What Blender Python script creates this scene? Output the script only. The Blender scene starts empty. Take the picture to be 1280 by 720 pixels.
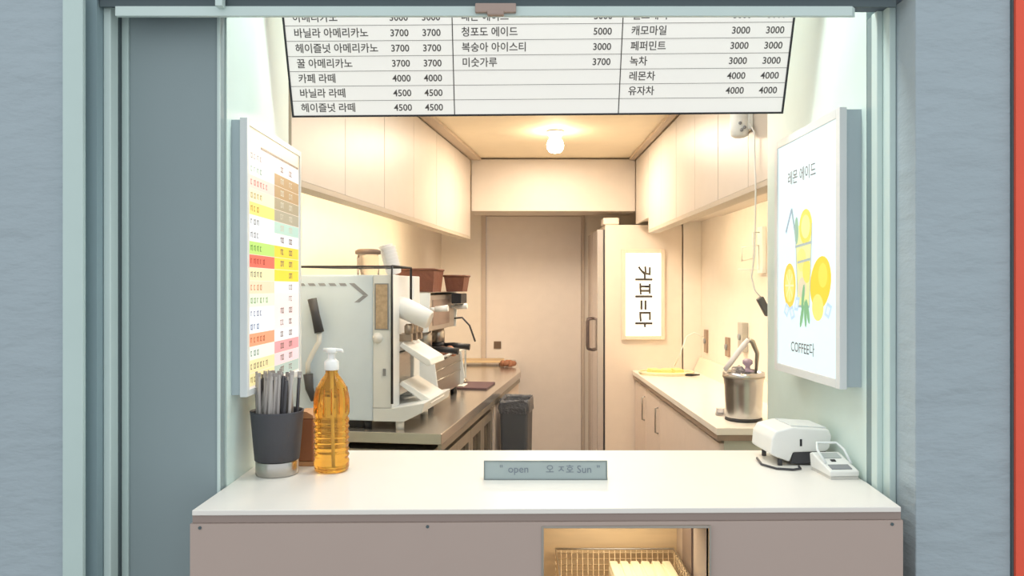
import bpy, bmesh, math, random
from mathutils import Vector, Matrix
random.seed(7)
S = bpy.context.scene
COL = S.collection

def lin(c):
    c = c / 255.0
    return c / 12.92 if c <= 0.04045 else ((c + 0.055) / 1.055) ** 2.4
def C(r, g, b): return (lin(r), lin(g), lin(b), 1.0)

# ------------------------------------------------------------------ camera, world, lights, exposure
F = 950.0                                   # focal length in pixels of a 1280 px wide frame
cam_d = bpy.data.cameras.new('camera'); cam_d.sensor_width = 36; cam_d.lens = F / 1280 * 36
cam_d.clip_start = 0.02
cam = bpy.data.objects.new('camera', cam_d); COL.objects.link(cam)
cam.location = (0, 0, 1.5); cam.rotation_euler = (math.pi / 2, 0, 0)
S.camera = cam
S.view_settings.view_transform = 'Standard'; S.view_settings.look = 'None'
S.view_settings.exposure = 0.0; S.view_settings.gamma = 1.0; S.view_settings.use_curve_mapping = False
S.cycles.use_denoising = True
S.cycles.max_bounces = 10; S.cycles.diffuse_bounces = 5; S.cycles.transmission_bounces = 8
S.cycles.sample_clamp_indirect = 6.0

W = bpy.data.worlds.new('world'); S.world = W; W.use_nodes = True
bg = W.node_tree.nodes['Background']
bg.inputs['Color'].default_value = (0.93, 0.97, 1.0, 1); bg.inputs['Strength'].default_value = 1.0

def area(name, loc, rot, sx, sy, power, color):
    l = bpy.data.lights.new(name, 'AREA'); l.shape = 'RECTANGLE'; l.size = sx; l.size_y = sy
    l.energy = power; l.color = color
    o = bpy.data.objects.new(name, l); COL.objects.link(o); o.location = loc; o.rotation_euler = rot
    return o
WARM = (1.0, 0.85, 0.67); COOL = (0.95, 1.0, 0.97)
area('window_bay_lamp', (0.08, 1.67, 2.40), (math.radians(12), 0, 0), 1.15, 0.12, 7.5, COOL)
area('ceiling_lamp_front', (0.05, 2.95, 2.42), (0, 0, 0), 0.5, 1.2, 12.5, (0.99, 0.97, 0.94))
area('ceiling_lamp_rear', (0.28, 4.6, 2.42), (0, 0, 0), 0.5, 0.6, 32, WARM)

# ------------------------------------------------------------------ materials
MATS = {}
def M(name, col, rough=0.5, metal=0.0, var=0.04, scale=12.0, bump=0.0, bscale=40.0, emis=0.0, trans=0.0,
      ior=1.45, stretch=None, spec=0.5, alpha=1.0, ecol=None):
    if name in MATS: return MATS[name]
    m = bpy.data.materials.new(name); m.use_nodes = True
    nt = m.node_tree; b = nt.nodes['Principled BSDF']
    b.inputs['Roughness'].default_value = rough; b.inputs['Metallic'].default_value = metal
    b.inputs['IOR'].default_value = ior; b.inputs['Transmission Weight'].default_value = trans
    b.inputs['Specular IOR Level'].default_value = spec; b.inputs['Alpha'].default_value = alpha
    tc = nt.nodes.new('ShaderNodeTexCoord'); mp = nt.nodes.new('ShaderNodeMapping')
    nt.links.new(tc.outputs['Object'], mp.inputs['Vector'])
    if stretch: mp.inputs['Scale'].default_value = stretch
    nz = nt.nodes.new('ShaderNodeTexNoise'); nz.inputs['Scale'].default_value = scale
    nz.inputs['Detail'].default_value = 4
    nt.links.new(mp.outputs['Vector'], nz.inputs['Vector'])
    mix = nt.nodes.new('ShaderNodeMix'); mix.data_type = 'RGBA'
    nt.links.new(nz.outputs['Fac'], mix.inputs[0])
    mix.inputs[6].default_value = tuple(max(0, c * (1 - var)) for c in col[:3]) + (1,)
    mix.inputs[7].default_value = tuple(min(1, c * (1 + var)) for c in col[:3]) + (1,)
    nt.links.new(mix.outputs[2], b.inputs['Base Color'])
    if emis:
        if ecol: b.inputs['Emission Color'].default_value = ecol
        else: nt.links.new(mix.outputs[2], b.inputs['Emission Color'])
        b.inputs['Emission Strength'].default_value = emis
    if bump:
        n2 = nt.nodes.new('ShaderNodeTexNoise'); n2.inputs['Scale'].default_value = bscale; n2.inputs['Detail'].default_value = 6
        nt.links.new(mp.outputs['Vector'], n2.inputs['Vector'])
        bp = nt.nodes.new('ShaderNodeBump'); bp.inputs['Strength'].default_value = bump; bp.inputs['Distance'].default_value = 0.01
        nt.links.new(n2.outputs['Fac'], bp.inputs['Height']); nt.links.new(bp.outputs['Normal'], b.inputs['Normal'])
    MATS[name] = m
    return m
def M_print(name, emis):
    """printed sheet in front of a lamp: the ink colours come from a colour attribute"""
    if name in MATS: return MATS[name]
    m = bpy.data.materials.new(name); m.use_nodes = True; nt = m.node_tree; b = nt.nodes['Principled BSDF']
    a = nt.nodes.new('ShaderNodeVertexColor'); a.layer_name = 'Ink'
    mu = nt.nodes.new('ShaderNodeMix'); mu.data_type = 'RGBA'; mu.blend_type = 'MULTIPLY'; mu.inputs[0].default_value = 1.0; mu.inputs[7].default_value = (0.3, 0.3, 0.3, 1)
    nt.links.new(a.outputs['Color'], mu.inputs[6]); nt.links.new(mu.outputs[2], b.inputs['Base Color']); nt.links.new(a.outputs['Color'], b.inputs['Emission Color'])
    b.inputs['Emission Strength'].default_value = emis; b.inputs['Roughness'].default_value = 0.35
    MATS[name] = m
    return m

mint_wall = M('mint_wall', C(214, 232, 226), 0.45, bump=0.03)
mint_frame = M('mint_frame', C(194, 214, 210), 0.45, metal=0.1)
mint_light = M('mint_light', C(206, 224, 220), 0.4)
grey_frame = M('grey_frame', C(128, 148, 150), 0.45)
dark_gap = M('dark_gap', C(86, 100, 104), 0.6)
slab_mat = M('slab_paint', C(142, 158, 161), 0.5, bump=0.02, var=0.06, scale=3)
stucco = M('stucco', C(168, 182, 189), 0.85, bump=0.9, bscale=12, var=0.05, scale=5, stretch=(0.8, 0.8, 2.0))
red_paint = M('red_paint', C(240, 92, 66), 0.5, bump=0.1)
lintel_mat = M('lintel_paint', C(92, 104, 116), 0.7)
cream_wall = M('cream_wall', C(236, 226, 214), 0.5)
ceil_mat = M('ceiling_paint', C(240, 226, 200), 0.7)
cab_mat = M('cabinet_laminate', C(203, 192, 180), 0.4)
cab_edge = M('cabinet_rail', C(185, 172, 155), 0.45)
cab_pink = M('cabinet_beige', C(226, 212, 202), 0.45)
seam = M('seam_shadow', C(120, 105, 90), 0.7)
door_mat = M('door_paint', C(240, 230, 222), 0.5)
bar_top = M('bar_top', C(240, 236, 228), 0.3, var=0.015)
bar_front = M('bar_front', C(186, 168, 158), 0.5, var=0.02)
steel = M('brushed_steel', C(190, 186, 180), 0.28, metal=1.0, stretch=(1, 1, 12), var=0.1)
steel_d = M('dull_steel', C(176, 170, 160), 0.4, metal=0.8, var=0.06)
white_pl = M('white_plastic', C(238, 238, 234), 0.35)
white_en = M('white_enamel', C(232, 236, 236), 0.3)
blue_white = M('pale_blue_panel', C(216, 231, 244), 0.35)
grey_pl = M('grey_plastic', C(140, 142, 146), 0.4)
black_pl = M('black_plastic', C(38, 38, 42), 0.4)
dark_pl = M('dark_plastic', C(70, 70, 74), 0.5)
ink = M('ink', C(70, 66, 64), 0.6)
brown = M('brown_basket', C(118, 74, 58), 0.6, var=0.2, scale=40, bump=0.3)
tan = M('tan_card', C(196, 150, 110), 0.7)
floor_mat = M('floor_tile', C(170, 160, 150), 0.4)
ground_mat = M('pavement', C(150, 148, 144), 0.9, bump=0.3)
wood = M('warm_wood', C(208, 182, 142), 0.5, var=0.15, scale=6, stretch=(1, 1, 10))
glassy = M('clear_glass', C(245, 245, 245), 0.05, trans=1.0)
clear_pl = M('clear_plastic', C(235, 235, 240), 0.15, trans=0.85, ior=1.2)
amber = M('amber_syrup', (1.0, 0.53, 0.09, 1), 0.06, trans=0.85, ior=1.3, var=0.05)
dark_window = M('dark_glass', C(96, 88, 78), 0.15)
bag_mat = M('bin_bag', C(96, 98, 104), 0.3, bump=0.8, bscale=60)
screen_warm = M('lit_white_panel', C(255, 252, 240), 0.4, emis=0.9, var=0.0)
bulb_mat = M('lit_bulb', C(255, 244, 225), 0.4, emis=40.0, var=0.0, ecol=(1.0, 0.82, 0.58, 1))
led_mat = M('lit_led', C(255, 240, 200), 0.4, emis=58.0, var=0.0, ecol=(1.0, 0.87, 0.60, 1))

# ------------------------------------------------------------------ mesh helpers
class MB:
    def __init__(s): s.bm = bmesh.new(); s.ink = s.bm.loops.layers.float_color.new('Ink')
    def _paint(s, faces, col):
        if col:
            for f in faces:
                for l in f.loops: l[s.ink] = col
    def box(s, x0, x1, y0, y1, z0, z1, bev=0.0, T=None, col=None, seg=2):
        t = bmesh.new()
        vs = [t.verts.new(p) for p in ((x0,y0,z0),(x1,y0,z0),(x1,y1,z0),(x0,y1,z0),(x0,y0,z1),(x1,y0,z1),(x1,y1,z1),(x0,y1,z1))]
        for q in ((3,2,1,0),(4,5,6,7),(0,1,5,4),(1,2,6,5),(2,3,7,6),(3,0,4,7)): t.faces.new([vs[i] for i in q])
        if bev: bmesh.ops.bevel(t, geom=t.edges[:], offset=bev, segments=seg, affect='EDGES', profile=0.5)
        s.merge(t, T, col); return s
    def merge(s, t, T=None, col=None):
        if T is not None: bmesh.ops.transform(t, matrix=T, verts=t.verts[:])
        mp = {}
        for v in t.verts: mp[v] = s.bm.verts.new(v.co)
        fs = []
        for f in t.faces:
            try: nf = s.bm.faces.new([mp[v] for v in f.verts])
            except ValueError: continue
            nf.smooth = f.smooth; fs.append(nf)
        s._paint(fs, col); t.free()
    def prism(s, pts, a0, a1, axis='z', bev=0.0, T=None, col=None):
        """closed outline pts (2-D) swept along axis from a0 to a1"""
        t = bmesh.new()
        def P(p, a): return {'z': (p[0], p[1], a), 'y': (p[0], a, p[1]), 'x': (a, p[0], p[1])}[axis]
        lo = [t.verts.new(P(p, a0)) for p in pts]; hi = [t.verts.new(P(p, a1)) for p in pts]
        n = len(pts); t.faces.new(lo[::-1]); t.faces.new(hi)
        for i in range(n): t.faces.new([lo[i], lo[(i+1) % n], hi[(i+1) % n], hi[i]])
        bmesh.ops.recalc_face_normals(t, faces=t.faces[:])
        if bev: bmesh.ops.bevel(t, geom=t.edges[:], offset=bev, segments=2, affect='EDGES', profile=0.5)
        s.merge(t, T, col); return s
    def lathe(s, prof, cx=0, cy=0, n=32, T=None, col=None, caps=True):
        t = bmesh.new(); rings = []
        for r, z in prof:
            rings.append([t.verts.new((cx + r*math.cos(2*math.pi*k/n), cy + r*math.sin(2*math.pi*k/n), z)) for k in range(n)])
        for a, b in zip(rings, rings[1:]):
            for k in range(n):
                f = t.faces.new([a[k], a[(k+1) % n], b[(k+1) % n], b[k]]); f.smooth = True
        if caps:
            t.faces.new(rings[0][::-1]); t.faces.new(rings[-1])
        s.merge(t, T, col); return s
    def tube(s, pts, r, n=10, col=None, T=None, closed=False):
        pts = [Vector(p) for p in pts]; rs = r if isinstance(r, (list, tuple)) else [r]*len(pts)
        t = bmesh.new(); rings = []; up = None; m = len(pts)
        for i, p in enumerate(pts):
            if closed: d = pts[(i+1) % m] - pts[i-1]
            else: d = pts[min(i+1, m-1)] - pts[max(i-1, 0)]
            d.normalize()
            if up is None:
                up = Vector((0, 0, 1)) if abs(d.z) < 0.9 else Vector((1, 0, 0))
            u = up - d*up.dot(d)
            if u.length < 1e-4: u = d.orthogonal()
            u.normalize(); up = u; w = d.cross(u)
            rings.append([t.verts.new(p + (u*math.cos(2*math.pi*k/n) + w*math.sin(2*math.pi*k/n))*rs[i]) for k in range(n)])
        pairs = list(zip(rings, rings[1:])) + ([(rings[-1], rings[0])] if closed else [])
        for a, b in pairs:
            for k in range(n):
                f = t.faces.new([a[k], a[(k+1) % n], b[(k+1) % n], b[k]]); f.smooth = True
        if not closed: t.faces.new(rings[0][::-1]); t.faces.new(rings[-1])
        s.merge(t, T, col); return s
    def sphere(s, c, r, sz=1.0, n=20, col=None, T=None):
        t = bmesh.new(); bmesh.ops.create_uvsphere(t, u_segments=n, v_segments=n//2, radius=r)
        for v in t.verts: v.co.z *= sz; v.co += Vector(c)
        for f in t.faces: f.smooth = True
        s.merge(t, T, col); return s
    def poly(s, pts, T=None, col=None):
        t = bmesh.new(); t.faces.new([t.verts.new(p) for p in pts]); s.merge(t, T, col); return s
    def text(s, body, size, T, align='LEFT', off=0.0, col=None):
        cu = bpy.data.curves.new('t', 'FONT'); cu.body = body; cu.size = size; cu.align_x = align; cu.offset = off
        cu.resolution_u = 3; cu.fill_mode = 'FRONT'
        o = bpy.data.objects.new('t', cu); COL.objects.link(o)
        bpy.context.view_layer.update()
        me = bpy.data.meshes.new_from_object(o.evaluated_get(bpy.context.evaluated_depsgraph_get()))
        bpy.data.objects.remove(o); bpy.data.curves.remove(cu)
        t = bmesh.new(); t.from_mesh(me); bpy.data.meshes.remove(me)
        s.merge(t, T, col); return s
    def build(s, name, mat, parent=None, local=False, label=None, cat=None, group=None, kind=None, flat=False):
        bm = s.bm; me = bpy.data.meshes.new(name)
        if parent is not None:
            if not local:
                R = root_matrix(parent); bmesh.ops.transform(bm, matrix=R.inverted(), verts=bm.verts[:])
            origin = None
        else:
            lo = [min(v.co[i] for v in bm.verts) for i in range(3)]; hi = [max(v.co[i] for v in bm.verts) for i in range(3)]
            origin = Vector(((lo[0]+hi[0])/2, (lo[1]+hi[1])/2, lo[2]))
            bmesh.ops.translate(bm, vec=-origin, verts=bm.verts[:])
        bm.to_mesh(me); bm.free(); me.materials.append(mat)
        o = bpy.data.objects.new(name, me); COL.objects.link(o)
        if parent is not None: o.parent = parent
        else: o.location = origin
        if label: o['label'] = label
        if cat: o['category'] = cat
        if group: o['group'] = group
        if kind: o['kind'] = kind
        return o
def root_matrix(o):
    m = Matrix.Translation(o.location) @ Matrix.Rotation(o.rotation_euler.z, 4, 'Z')
    return (root_matrix(o.parent) @ m) if o.parent else m
def thing(name, label, cat, loc, rotz=0.0, group=None):
    o = bpy.data.objects.new(name, None); COL.objects.link(o); o.empty_display_size = 0.05
    o.location = loc; o.rotation_euler = (0, 0, rotz); o['label'] = label; o['category'] = cat
    if group: o['group'] = group
    return o
def struct(name, mb, mat): return mb.build(name, mat, kind='structure')
def dup(root, loc, label=None):
    r = root.copy(); COL.objects.link(r); r.location = loc
    if label: r['label'] = label
    for ch in list(root.children):
        c = ch.copy(); COL.objects.link(c); c.parent = r
    return r

# ================================================================== THE SETTING
CEIL = 2.43
struct('floor', MB().box(-1.6, 1.6, 1.556, 6.4, -0.05, 0.0), floor_mat)
struct('floor_outside', MB().box(-3, 3, -1.5, 1.555, -0.05, 0.0), ground_mat)
struct('ceiling', MB().box(-1.6, 1.6, 1.561, 6.4, CEIL, CEIL + 0.06), ceil_mat)

ANG = math.atan(0.15); LR = Vector((-0.284, 3.07, 0))            # the left run is turned a little
def L2W(x, y): return (LR.x + x*math.cos(ANG) + y*math.sin(ANG), LR.y - x*math.sin(ANG) + y*math.cos(ANG))
WX = -0.772                                                        # left wall, in the run's own axes
a = L2W(WX, -1.12); b = L2W(WX, 3.24)
struct('wall_left', MB().prism([a, b, (b[0]-0.25, b[1]), (a[0]-0.25, a[1])], 0, CEIL - 0.001), cream_wall)
struct('wall_right', MB().box(1.36, 1.46, 2.245, 6.4, 0, CEIL - 0.001), cream_wall)
RY = 6.27
mb = MB(); mb.box(-0.62, -0.252, RY, RY+0.1, 0, CEIL-0.001); mb.box(0.60, 1.359, RY, RY+0.1, 0, CEIL-0.001); mb.box(-0.252, 0.60, RY, RY+0.1, 2.12, CEIL-0.001)
struct('wall_rear', mb, cream_wall)
# rear door
d = struct('door_1', MB().box(-0.212, 0.572, RY+0.012, RY+0.05, 0.01, 2.09, 0.002), door_mat)
MB().box(-0.15, -0.09, RY-0.002, RY+0.012, 1.0, 1.06, 0.003).build('lock_plate', M('brown_metal', C(120, 100, 84), 0.4, 0.5), d)
mb = MB(); mb.box(-0.252, -0.214, RY-0.012, RY+0.06, 0, 2.12, 0.003); mb.box(0.574, 0.60, RY-0.012, RY+0.06, 0, 2.12, 0.003); mb.box(-0.214, 0.574, RY-0.012, RY+0.06, 2.092, 2.12, 0.003)
struct('trim_1', mb, M('door_frame_paint', C(206, 190, 176), 0.5))
# boxed header across the rear
struct('trim_2', MB().box(-0.290, 0.880, 5.42, 5.74, 2.048, CEIL-0.012, 0.003), cab_mat)
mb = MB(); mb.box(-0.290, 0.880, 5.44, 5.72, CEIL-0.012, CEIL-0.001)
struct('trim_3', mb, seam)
# cove strips on the ceiling along both rows of upper cabinets
p = [L2W(-0.350, -0.60), L2W(-0.350, 2.33), L2W(-0.285, 2.33), L2W(-0.285, -0.60)]
struct('trim_4', MB().prism(p, CEIL-0.02, CEIL-0.001), M('cove_strip', C(196, 178, 158), 0.5))
struct('trim_5', MB().box(0.835, 0.872, 2.3, 5.41, CEIL-0.02, CEIL-0.001), MATS['cove_strip'])

struct('trim_11', MB().box(1.2300, 1.3595, 5.458, 5.475, 0, CEIL-0.002, 0.001), cream_wall)  # filler panel added to turn the dark gap beside the fridge bright
# window piers (mint inner walls)
struct('wall_front_left', MB().prism([(-1.5, 1.561), (-0.586, 1.561), (-0.597, 2.03), (-1.5, 2.03)], 0, CEIL-0.001), mint_wall)
struct('wall_front_right', MB().prism([(0.7485, 1.605), (1.56, 1.605), (1.56, 2.24), (0.753, 2.24)], 0, CEIL-0.001), mint_wall)
# stucco facade
struct('wall_facade_left', MB().box(-2.4, -0.852, 1.45, 1.56, 0, 3.0), stucco)
struct('wall_facade_right', MB().box(0.770, 0.9515, 1.45, 1.60, 0, 3.0, 0.002), stucco)
struct('wall_lintel', MB().box(-0.851, 0.769, 1.462, 1.56, 2.066, 3.0), lintel_mat)
struct('wall_neighbour', MB().box(0.955, 2.4, 1.44, 1.60, 0, 3.0), red_paint)
struct('trim_6', MB().box(0.9516, 0.9549, 1.446, 1.60, 0, 3.0), dark_gap)
# left frame posts and shutter panel
mb = MB(); mb.box(-0.851, -0.812, 1.438, 1.449, 0, 2.0655, 0.002); mb.box(-0.851, -0.838, 1.449, 1.52, 0, 2.0655)
struct('trim_7', mb, mint_frame)
struct('trim_8', MB().box(-0.8375, -0.802, 1.468, 1.55, 0, 2.0655), M('recess_paint', C(142, 164, 170), 0.5))
struct('trim_9', MB().box(-0.8015, -0.787, 1.490, 1.52, 0, 2.0655, 0.002), mint_light)
struct('trim_10', MB().box(-0.8015, -0.7865, 1.5205, 1.55, 0, 2.0655), dark_gap)
sl = struct('window_1', MB().box(-0.786, -0.5885, 1.535, 1.556, 0, 2.0655, 0.001), slab_mat)
MB().box(-0.786, -0.772, 1.529, 1.535, 0, 2.065, 0.0015).build('edge_strip', mint_frame, sl)
MB().box(-0.5945, -0.5885, 1.531, 1.535, 0, 2.065, 0.001).build('edge_strip', mint_light, sl)
# right jamb with its two sliding tracks
fr = struct('window_2', MB().box(0.749, 0.7695, 1.575, 1.604, 0, 2.0655), grey_frame)
MB().box(0.7445, 0.756, 1.550, 1.5745, 0, 2.0655, 0.001).build('track_fin', mint_light, fr)
MB().box(0.7562, 0.769, 1.522, 1.5745, 0, 2.0655, 0.001).build('track_fin', mint_light, fr)
# header track with its latch
hd = struct('window_3', MB().prism([(-0.768, 1.470), (0.658, 1.470), (0.668, 1.480), (-0.768, 1.480)], 2.0265, 2.0455, bev=0.001), mint_light)
MB().box(-0.800, 0.745, 1.474, 1.480, 2.0457, 2.0655).build('upper_web', dark_gap, hd, label='dark strip above the pale track')  # added web, coloured dark to fill the dark area under the lintel
lt = MB(); lt.box(-0.071, 0.008, 1.460, 1.4695, 2.030, 2.048, 0.002); lt.box(-0.048, -0.015, 1.456, 1.4695, 2.0235, 2.034, 0.003)
lt.build('latch', M('latch_metal', C(170, 150, 140), 0.35, 0.6), hd)
MB().box(-0.568, -0.554, 1.453, 1.4695, 2.040, 2.060, 0.001).build('bracket', mint_light, hd)

# ================================================================== SERVING COUNTER
BZ = 1.0933
bar = thing('serving_counter', 'white topped beige serving counter jutting out of the takeout window', 'counter', (0.07, 1.65, 0))
def bar_poly(g=0.0): return [(-0.5855+g, 1.39), (0.723-g, 1.412), (0.7425-g, 1.59), (0.7465-g, 1.905), (-0.5925+g, 1.905), (-0.5855+g, 1.56)]
MB().prism(bar_poly(), BZ-0.010, BZ, bev=0.0015).build('countertop', bar_top, bar)
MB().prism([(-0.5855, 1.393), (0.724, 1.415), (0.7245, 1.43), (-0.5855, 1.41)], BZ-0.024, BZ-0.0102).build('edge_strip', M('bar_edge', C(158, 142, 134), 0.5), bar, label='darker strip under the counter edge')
NX0, NX1, NZ0, NZ1 = 0.0585, 0.3625, 0.83, 1.058
mb = MB()
def fp(x): return 1.388 + (x+0.586)*0.0168
for x0, x1, z0, z1 in ((-0.588, NX0, 0.0, BZ-0.0245), (NX1, 0.7255, 0.0, BZ-0.0245), (NX0, NX1, NZ1, BZ-0.0245), (NX0, NX1, 0.0, NZ0)):
    mb.prism([(x0, fp(x0)), (x1, fp(x1)), (x1, fp(x1)+0.02), (x0, fp(x0)+0.02)], z0, z1)
mb.build('front_panel', bar_front, bar)
MB().box(-0.5845, -0.566, 1.412, 1.9, 0.0, BZ-0.025).build('side_panel', bar_front, bar)
MB().box(0.704, 0.722, 1.44, 1.9, 0.0, BZ-0.025).build('side_panel', bar_front, bar)
nb = MB(); nb.box(NX0-0.012, NX1+0.012, 1.672, 1.69, NZ0-0.02, NZ1+0.012)
nb.build('niche_back', wood, bar, label='warm wood lining of the display niche')
nb = MB(); nb.box(NX0-0.012, NX0, 1.425, 1.672, NZ0-0.02, NZ1+0.012); nb.box(NX1, NX1+0.012, 1.425, 1.672, NZ0-0.02, NZ1+0.012)
nb.box(NX0, NX1, 1.425, 1.672, NZ1, NZ1+0.012); nb.box(NX0, NX1, 1.425, 1.672, NZ0-0.02, NZ0)
nb.build('niche_lining', M('niche_lining', C(186, 168, 150), 0.5), bar)
MB().box(NX1-0.004, NX1-0.0003, 1.52, 1.60, NZ0, NZ1).build('niche_post', M('niche_post', C(126, 108, 96), 0.5), bar, label='dark upright strip inside the niche')
nf = MB(); y0 = fp(0.2)-0.004
nf.box(NX0-0.004, NX0, y0, y0+0.02, NZ0, NZ1+0.004, 0.0005); nf.box(NX1, NX1+0.004, y0, y0+0.02, NZ0, NZ1+0.004, 0.0005); nf.box(NX0, NX1, y0, y0+0.02, NZ1, NZ1+0.004, 0.0005)
nf.build('niche_frame', steel_d, bar)
bolt = MB()
for x in (-0.57, 0.085-0.24, 0.705):
    bolt = MB(); bolt.lathe([(0.003, -0.001), (0.003, 0.001)], T=Matrix.Translation((x, fp(x)-0.0005, 1.062)) @ Matrix.Rotation(math.pi/2, 4, 'X'), n=10); bolt.build('screw', dark_gap, bar)
area('niche_lamp', (0.21, 1.55, 1.054), (0, 0, 0), 0.24, 0.06, 0.5, (1.0, 0.88, 0.70))
# wire basket in the niche
bk = thing('wire_basket', 'wire mesh basket in the lit niche of the counter front', 'basket', (0.225, 1.55, NZ0))
bx0, bx1, by0, by1, bzt = 0.095, 0.352, 1.455, 1.655, 0.932
MB().tube([(bx0, by0, bzt), (bx1, by0, bzt), (bx1, by1, bzt), (bx0, by1, bzt)], 0.0025, 8, closed=True).build('rim', steel, bk)
g = MB(); n = 22
for i in range(n+1):
    x = bx0 + (bx1-bx0)*i/n
    g.tube([(x, by1, bzt), (x, by1-0.008, NZ0+0.003), (x, by0+0.008, NZ0+0.003), (x, by0, bzt)], 0.0011, 5)
for k in range(1, 8):
    z = NZ0 + 0.004 + (bzt-NZ0)*k/8
    g.tube([(bx0, by0, z), (bx1, by0, z), (bx1, by1, z), (bx0, by1, z)], 0.0011, 5, closed=True)
for i in range(1, 14):
    y = by0 + (by1-by0)*i/14
    g.tube([(bx0, y, bzt), (bx0+0.004, y, NZ0+0.003), (bx1-0.004, y, NZ0+0.003), (bx1, y, bzt)], 0.0011, 5)
g.build('wire_mesh', M('basket_wire', C(214, 190, 150), 0.35, 0.6), bk)
pk = MB()
pk.box(0.205, 0.342, 1.50, 1.62, NZ0+0.0055, NZ0+0.085, 0.008)
for i in range(6): pk.box(0.207+i*0.0225, 0.225+i*0.0225, 1.497, 1.623, NZ0+0.075, NZ0+0.088, 0.003)
pk.build('snack_packet', M('cream_packet', C(244, 230, 190), 0.5), None, label='cream ribbed packet lying in the wire basket', cat='packet')

# ================================================================== MENU BOARD (hung behind the header, tipped towards the street)
tilt = math.radians(21.0); roll = math.radians(0.45)
mbz, mby, mbx = 1.9345, 1.894, 0.064
u = Vector((math.cos(roll), 0, math.sin(roll))); v = Vector((0, -math.sin(tilt), math.cos(tilt))); nrm = u.cross(v)
BM = Matrix(((u.x, v.x, nrm.x, mbx), (u.y, v.y, nrm.y, mby), (u.z, v.z, nrm.z, mbz), (0, 0, 0, 1)))
board = thing('menu_board', 'wide white menu board with black grid and prices above the window', 'menu board', (mbx, mby, mbz))
HW, BH, RH = 0.607, 0.40, 0.0352
MB().box(-HW, HW, 0, BH, -0.02, 0.0, T=BM).build('panel', M('lit_menu_sheet', C(150, 149, 145), 0.45, emis=0.66, var=0.0, ecol=C(252, 250, 243)), board)
f = MB(); t = 0.0045
f.box(-HW-t, HW+t, -t, 0, -0.022, 0.003, T=BM); f.box(-HW-t, HW+t, BH, BH+t, -0.022, 0.003, T=BM)
f.box(-HW-t, -HW, 0, BH, -0.022, 0.003, T=BM); f.box(HW, HW+t, 0, BH, -0.022, 0.003, T=BM)
f.build('frame', black_pl, board)
gl = MB()
for i in range(1, 11): gl.box(-HW, HW, i*RH-0.0006, i*RH+0.0006, 0.0, 0.0006, T=BM)
gl.build('row_lines', M('grey_ink', C(120, 116, 112), 0.6), board)
for x in (-0.207, 0.201): MB().box(x-0.0012, x+0.0012, 0, BH, 0.0, 0.0007, T=BM).build('column_line', ink, board)
menu_ink = M('menu_ink', C(84, 80, 78), 0.6)
def put(s, uu, row, align='LEFT', size=0.0245, off=0.00035):
    m = MB(); m.text(s, size, BM @ Matrix.Translation((uu, row*RH + 0.0100, 0.0009)), align, off)
    m.build('price' if s.isdigit() else 'item_name', menu_ink, board)
c1 = ['헤이즐넛 라떼', '바닐라 라떼', '카페 라떼', '꿀 아메리카노', '헤이즐넛 아메리카노', '바닐라 아메리카노', '아메리카노']
p1 = ['4500', '4500', '4000', '3700', '3700', '3700', '3000']
for r, (s, q) in enumerate(zip(c1, p1)):
    put(s, -0.588, r, size=0.0235)
    put(q, -0.312, r, 'RIGHT', 0.0225); put(q, -0.235, r, 'RIGHT', 0.0225)
for r, s, q in ((3, '미숫가루', '3700'), (4, '복숭아 아이스티', '3000'), (5, '청포도 에이드', '5000'), (6, '레몬 에이드', '5000')):
    put(s, -0.186, r, size=0.0235); put(q, 0.176, r, 'RIGHT', 0.0225)
for r, s, q in ((1, '유자차', '4000'), (2, '레몬차', '4000'), (3, '녹차', '3000'), (4, '페퍼민트', '3000'), (5, '캐모마일', '3000'), (6, '얼그레이', '3000')):
    put(s, 0.222, r, size=0.0235); put(q, 0.508, r, 'RIGHT', 0.0225); put(q, 0.590, r, 'RIGHT', 0.0225)
for x in (-0.45, 0.45):
    top = BM @ Vector((x, BH, -0.01)); MB().tube([tuple(top), (top.x, top.y, CEIL)], 0.004, 8).build('hanger', steel, board)

# ================================================================== PRICE LIST LIGHTBOX on the left pier
XL = -0.552; ly0, ly1, lz0, lz1 = 1.585, 1.992, 1.272, 1.856
pl = thing('price_lightbox', 'lit price list with coloured rows on the left window wall', 'lightbox', (-0.57, 1.79, lz0))
MB().box(-0.5865, XL-0.004, ly0+0.004, ly1-0.004, lz0+0.004, lz1-0.004).build('housing', M('box_grey', C(176, 190, 196), 0.4), pl)
f = MB(); w = 0.014
for y0, y1, z0, z1 in ((ly0, ly0+w, lz0, lz1), (ly1-w, ly1, lz0, lz1), (ly0+w, ly1-w, lz0, lz0+w), (ly0+w, ly1-w, lz1-w, lz1)): f.box(XL-0.016, XL, y0, y1, z0, z1, 0.001)
f.build('frame', M('frame_white', C(222, 226, 226), 0.35), pl)
rows = [((250,240,240),(250,246,246)), ((232,246,240),(182,146,98)), ((255,214,204),(184,150,104)), ((255,246,205),(174,162,132)), ((255,234,128),(178,172,148)),
        ((246,250,252),(190,226,212)), ((246,250,252),(240,246,250)), ((190,236,120),(250,222,60)), ((246,108,92),(252,226,60)), ((250,242,190),(250,226,50)),
        ((255,226,194),(246,250,252)), ((234,246,224),(252,240,238)), ((244,248,252),(252,236,236)), ((236,244,252),(252,240,240)), ((255,166,126),(244,248,252)),
        ((244,248,238),(246,166,172)), ((250,236,178),(252,222,226)), ((255,238,176),(184,204,194))]
sh = MB(); a0, a1 = ly0+w, ly1-w; xs = XL-0.003; ysp = 1.775
def cell(y0, y1, z0, z1, col, dx=0.0): sh.box(xs-0.0008, xs+dx, y0, y1, z0, z1, col=C(*col))
cell(a0, a1, lz0+w, lz1-w, (252, 240, 226))
rt = 1.797; rh = 0.0282
cell(a0, a1, rt+0.012, lz1-w, (255, 232, 190), 0.0002)
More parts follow.
